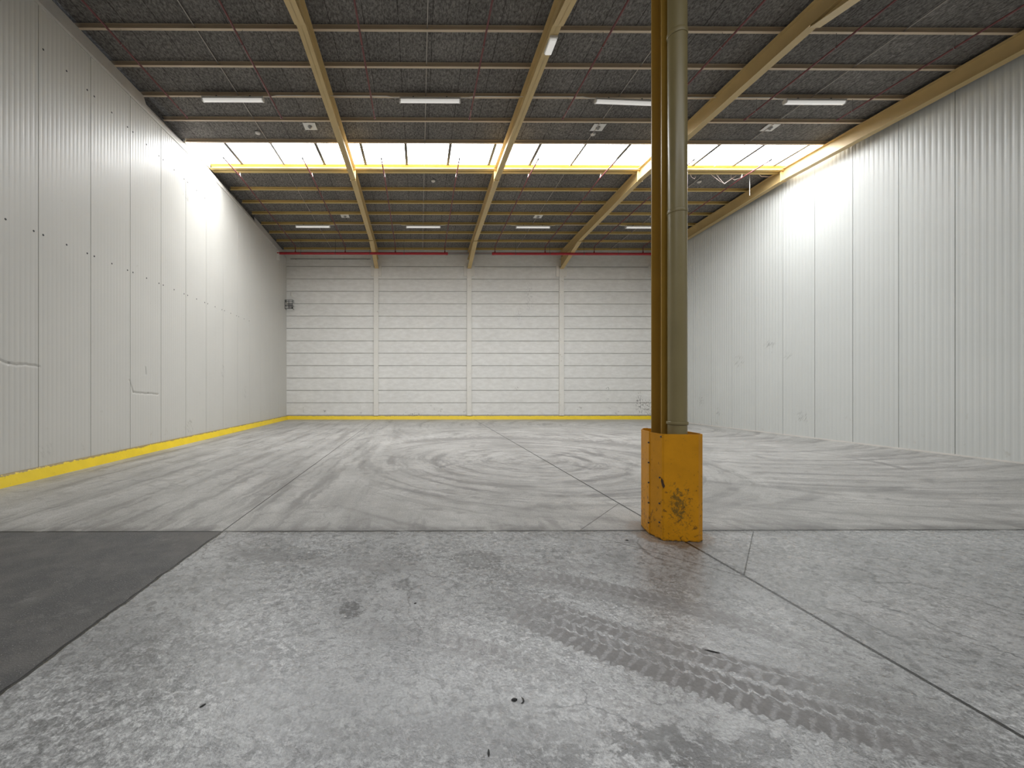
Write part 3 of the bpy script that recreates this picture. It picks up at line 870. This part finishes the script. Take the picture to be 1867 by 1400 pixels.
# ------------------------------------------------------------------ cobwebs and loose wire
def strands(name, sets, label, r=.006):
    m = MB()
    for pts in sets: m.tube(pts, r, 5)
    c = sets[0][0]
    tag(m.build(name, M_cob, origin=c), label, 'cobweb', 'dusty cobwebs under the ridge')
zr = HP(13.1)
strands('cobweb', [[(9.55,13.3,zr-.02),(9.78,13.35,zr-.15),(9.95,13.4,zr-.22),(10.12,13.42,zr-.30)], [(10.12,13.42,zr-.30),(10.35,13.42,zr-.14),(10.5,13.4,zr-.04)],
                   [(9.75,13.3,zr-.02),(9.9,13.34,zr-.17),(10.12,13.42,zr-.30)], [(10.3,13.35,zr-.0),(10.33,13.4,zr-.12),(10.45,13.4,zr-.18)], [(10.45,13.4,zr-.18),(10.62,13.4,zr-.12),(10.68,13.36,zr-.02)]],
        'drooping dusty cobweb round the red pipe beside the right wall', .009)
strands('cobweb', [[(11.15,13.3,zr-.02),(11.3,13.35,zr-.09),(11.55,13.35,zr-.10),(11.7,13.4,zr-.03)]], 'short dusty cobweb where the ridge purlin meets the right rafter', .009)
strands('cobweb', [[(8.9,13.3,zr-.02),(8.98,13.35,zr-.12),(9.1,13.38,zr-.16),(9.15,13.4,zr-.08)]], 'small dusty cobweb hanging right of the column under the ridge')
m = MB(); m.tube([(10.95,13.4,zr+.0),(10.95,13.4,zr-.70)], .006, 6)
tag(m.build('hanging_wire', M_white, origin=(10.95,13.4,zr)), 'thin pale wire hanging straight down under the ridge near the right wall', 'wire')

# ------------------------------------------------------------------ scraps on the floor
def floor_pt(px, py):
    v = py-710.; Z = 740*CAMH/v; return ((px-765)*Z/740, Z)
def scrap(px, py, L, W, ang, label, mat=M_black, curl=0., h=.006):
    x, y = floor_pt(px, py); m = MB()
    pts = []; n = 9
    for i in range(n):
        t = i/(n-1)-.5
        pts.append((t*L, curl*(t*t*4-1)*L*.5, h*.5+.0015))
    rs = [max(.0015, W*.5*(math.cos((i/(n-1)-.5)*2.6))) for i in range(n)]
    m.tube(pts, rs, 8)
    m.v = [(a, b, max(0.0003, c*.55)) for a, b, c in m.v]
    o = m.build('rubber_scrap', mat); o.location = (x, y, 0); o.rotation_euler = (0, 0, ang)
    tag(o, label, 'scrap', 'black scraps on the floor')
scrap(1301, 1190, .075, .010, -.45, 'straight sliver of black rubber lying beside the column reflection')
scrap(938, 1277, .030, .020, .2, 'stubby black rubber scrap beside a curled one in the foreground')
scrap(951, 1278, .040, .008, 1.3, 'curled black rubber scrap in the foreground centre', curl=.5)
scrap(371, 1285, .030, .010, .9, 'small black rubber scrap at the front left of the pale slab')
scrap(1144, 986, .030, .022, 0, 'small black lump on the floor just left of the yellow guard')
scrap(891, 1374, .035, .009, 1.4, 'thin black rubber scrap near the bottom edge of the photo')
scrap(757, 1100, .02, .011, .4, 'tiny black crumb right of the dark blotch on the floor')
x, y = floor_pt(940, 1223)
m = MB(); m.lathe([(0,.005),(.006,.004),(.009,.001),(.0095,0.0002)], seg=12)
o = m.build('pebble', M_white); o.location = (x, y, 0); tag(o, 'tiny white pebble on the grey floor in the foreground', 'pebble')

# ------------------------------------------------------------------ world, camera, view
w = bpy.data.worlds.new('World'); S.world = w; w.use_nodes = True
w.node_tree.nodes['Background'].inputs[0].default_value = (.75, .85, 1, 1)
w.node_tree.nodes['Background'].inputs[1].default_value = .3

cam = bpy.data.cameras.new('Camera'); co = bpy.data.objects.new('Camera', cam); C.objects.link(co)
yaw = .006
co.location = (0, 0, CAMH); co.rotation_euler = (PI/2, 0, -yaw)
cam.sensor_width = 36; cam.sensor_fit = 'HORIZONTAL'; cam.lens = 740/1867*36
cam.shift_x = (933.5-765)/1867-740*yaw/1867; cam.shift_y = (710-700)/1867
cam.clip_start = .02; cam.clip_end = 200
S.camera = co
S.view_settings.view_transform = 'Standard'; S.view_settings.look = 'None'
S.view_settings.gamma = 1; S.view_settings.use_curve_mapping = False
S.view_settings.exposure = 1.9
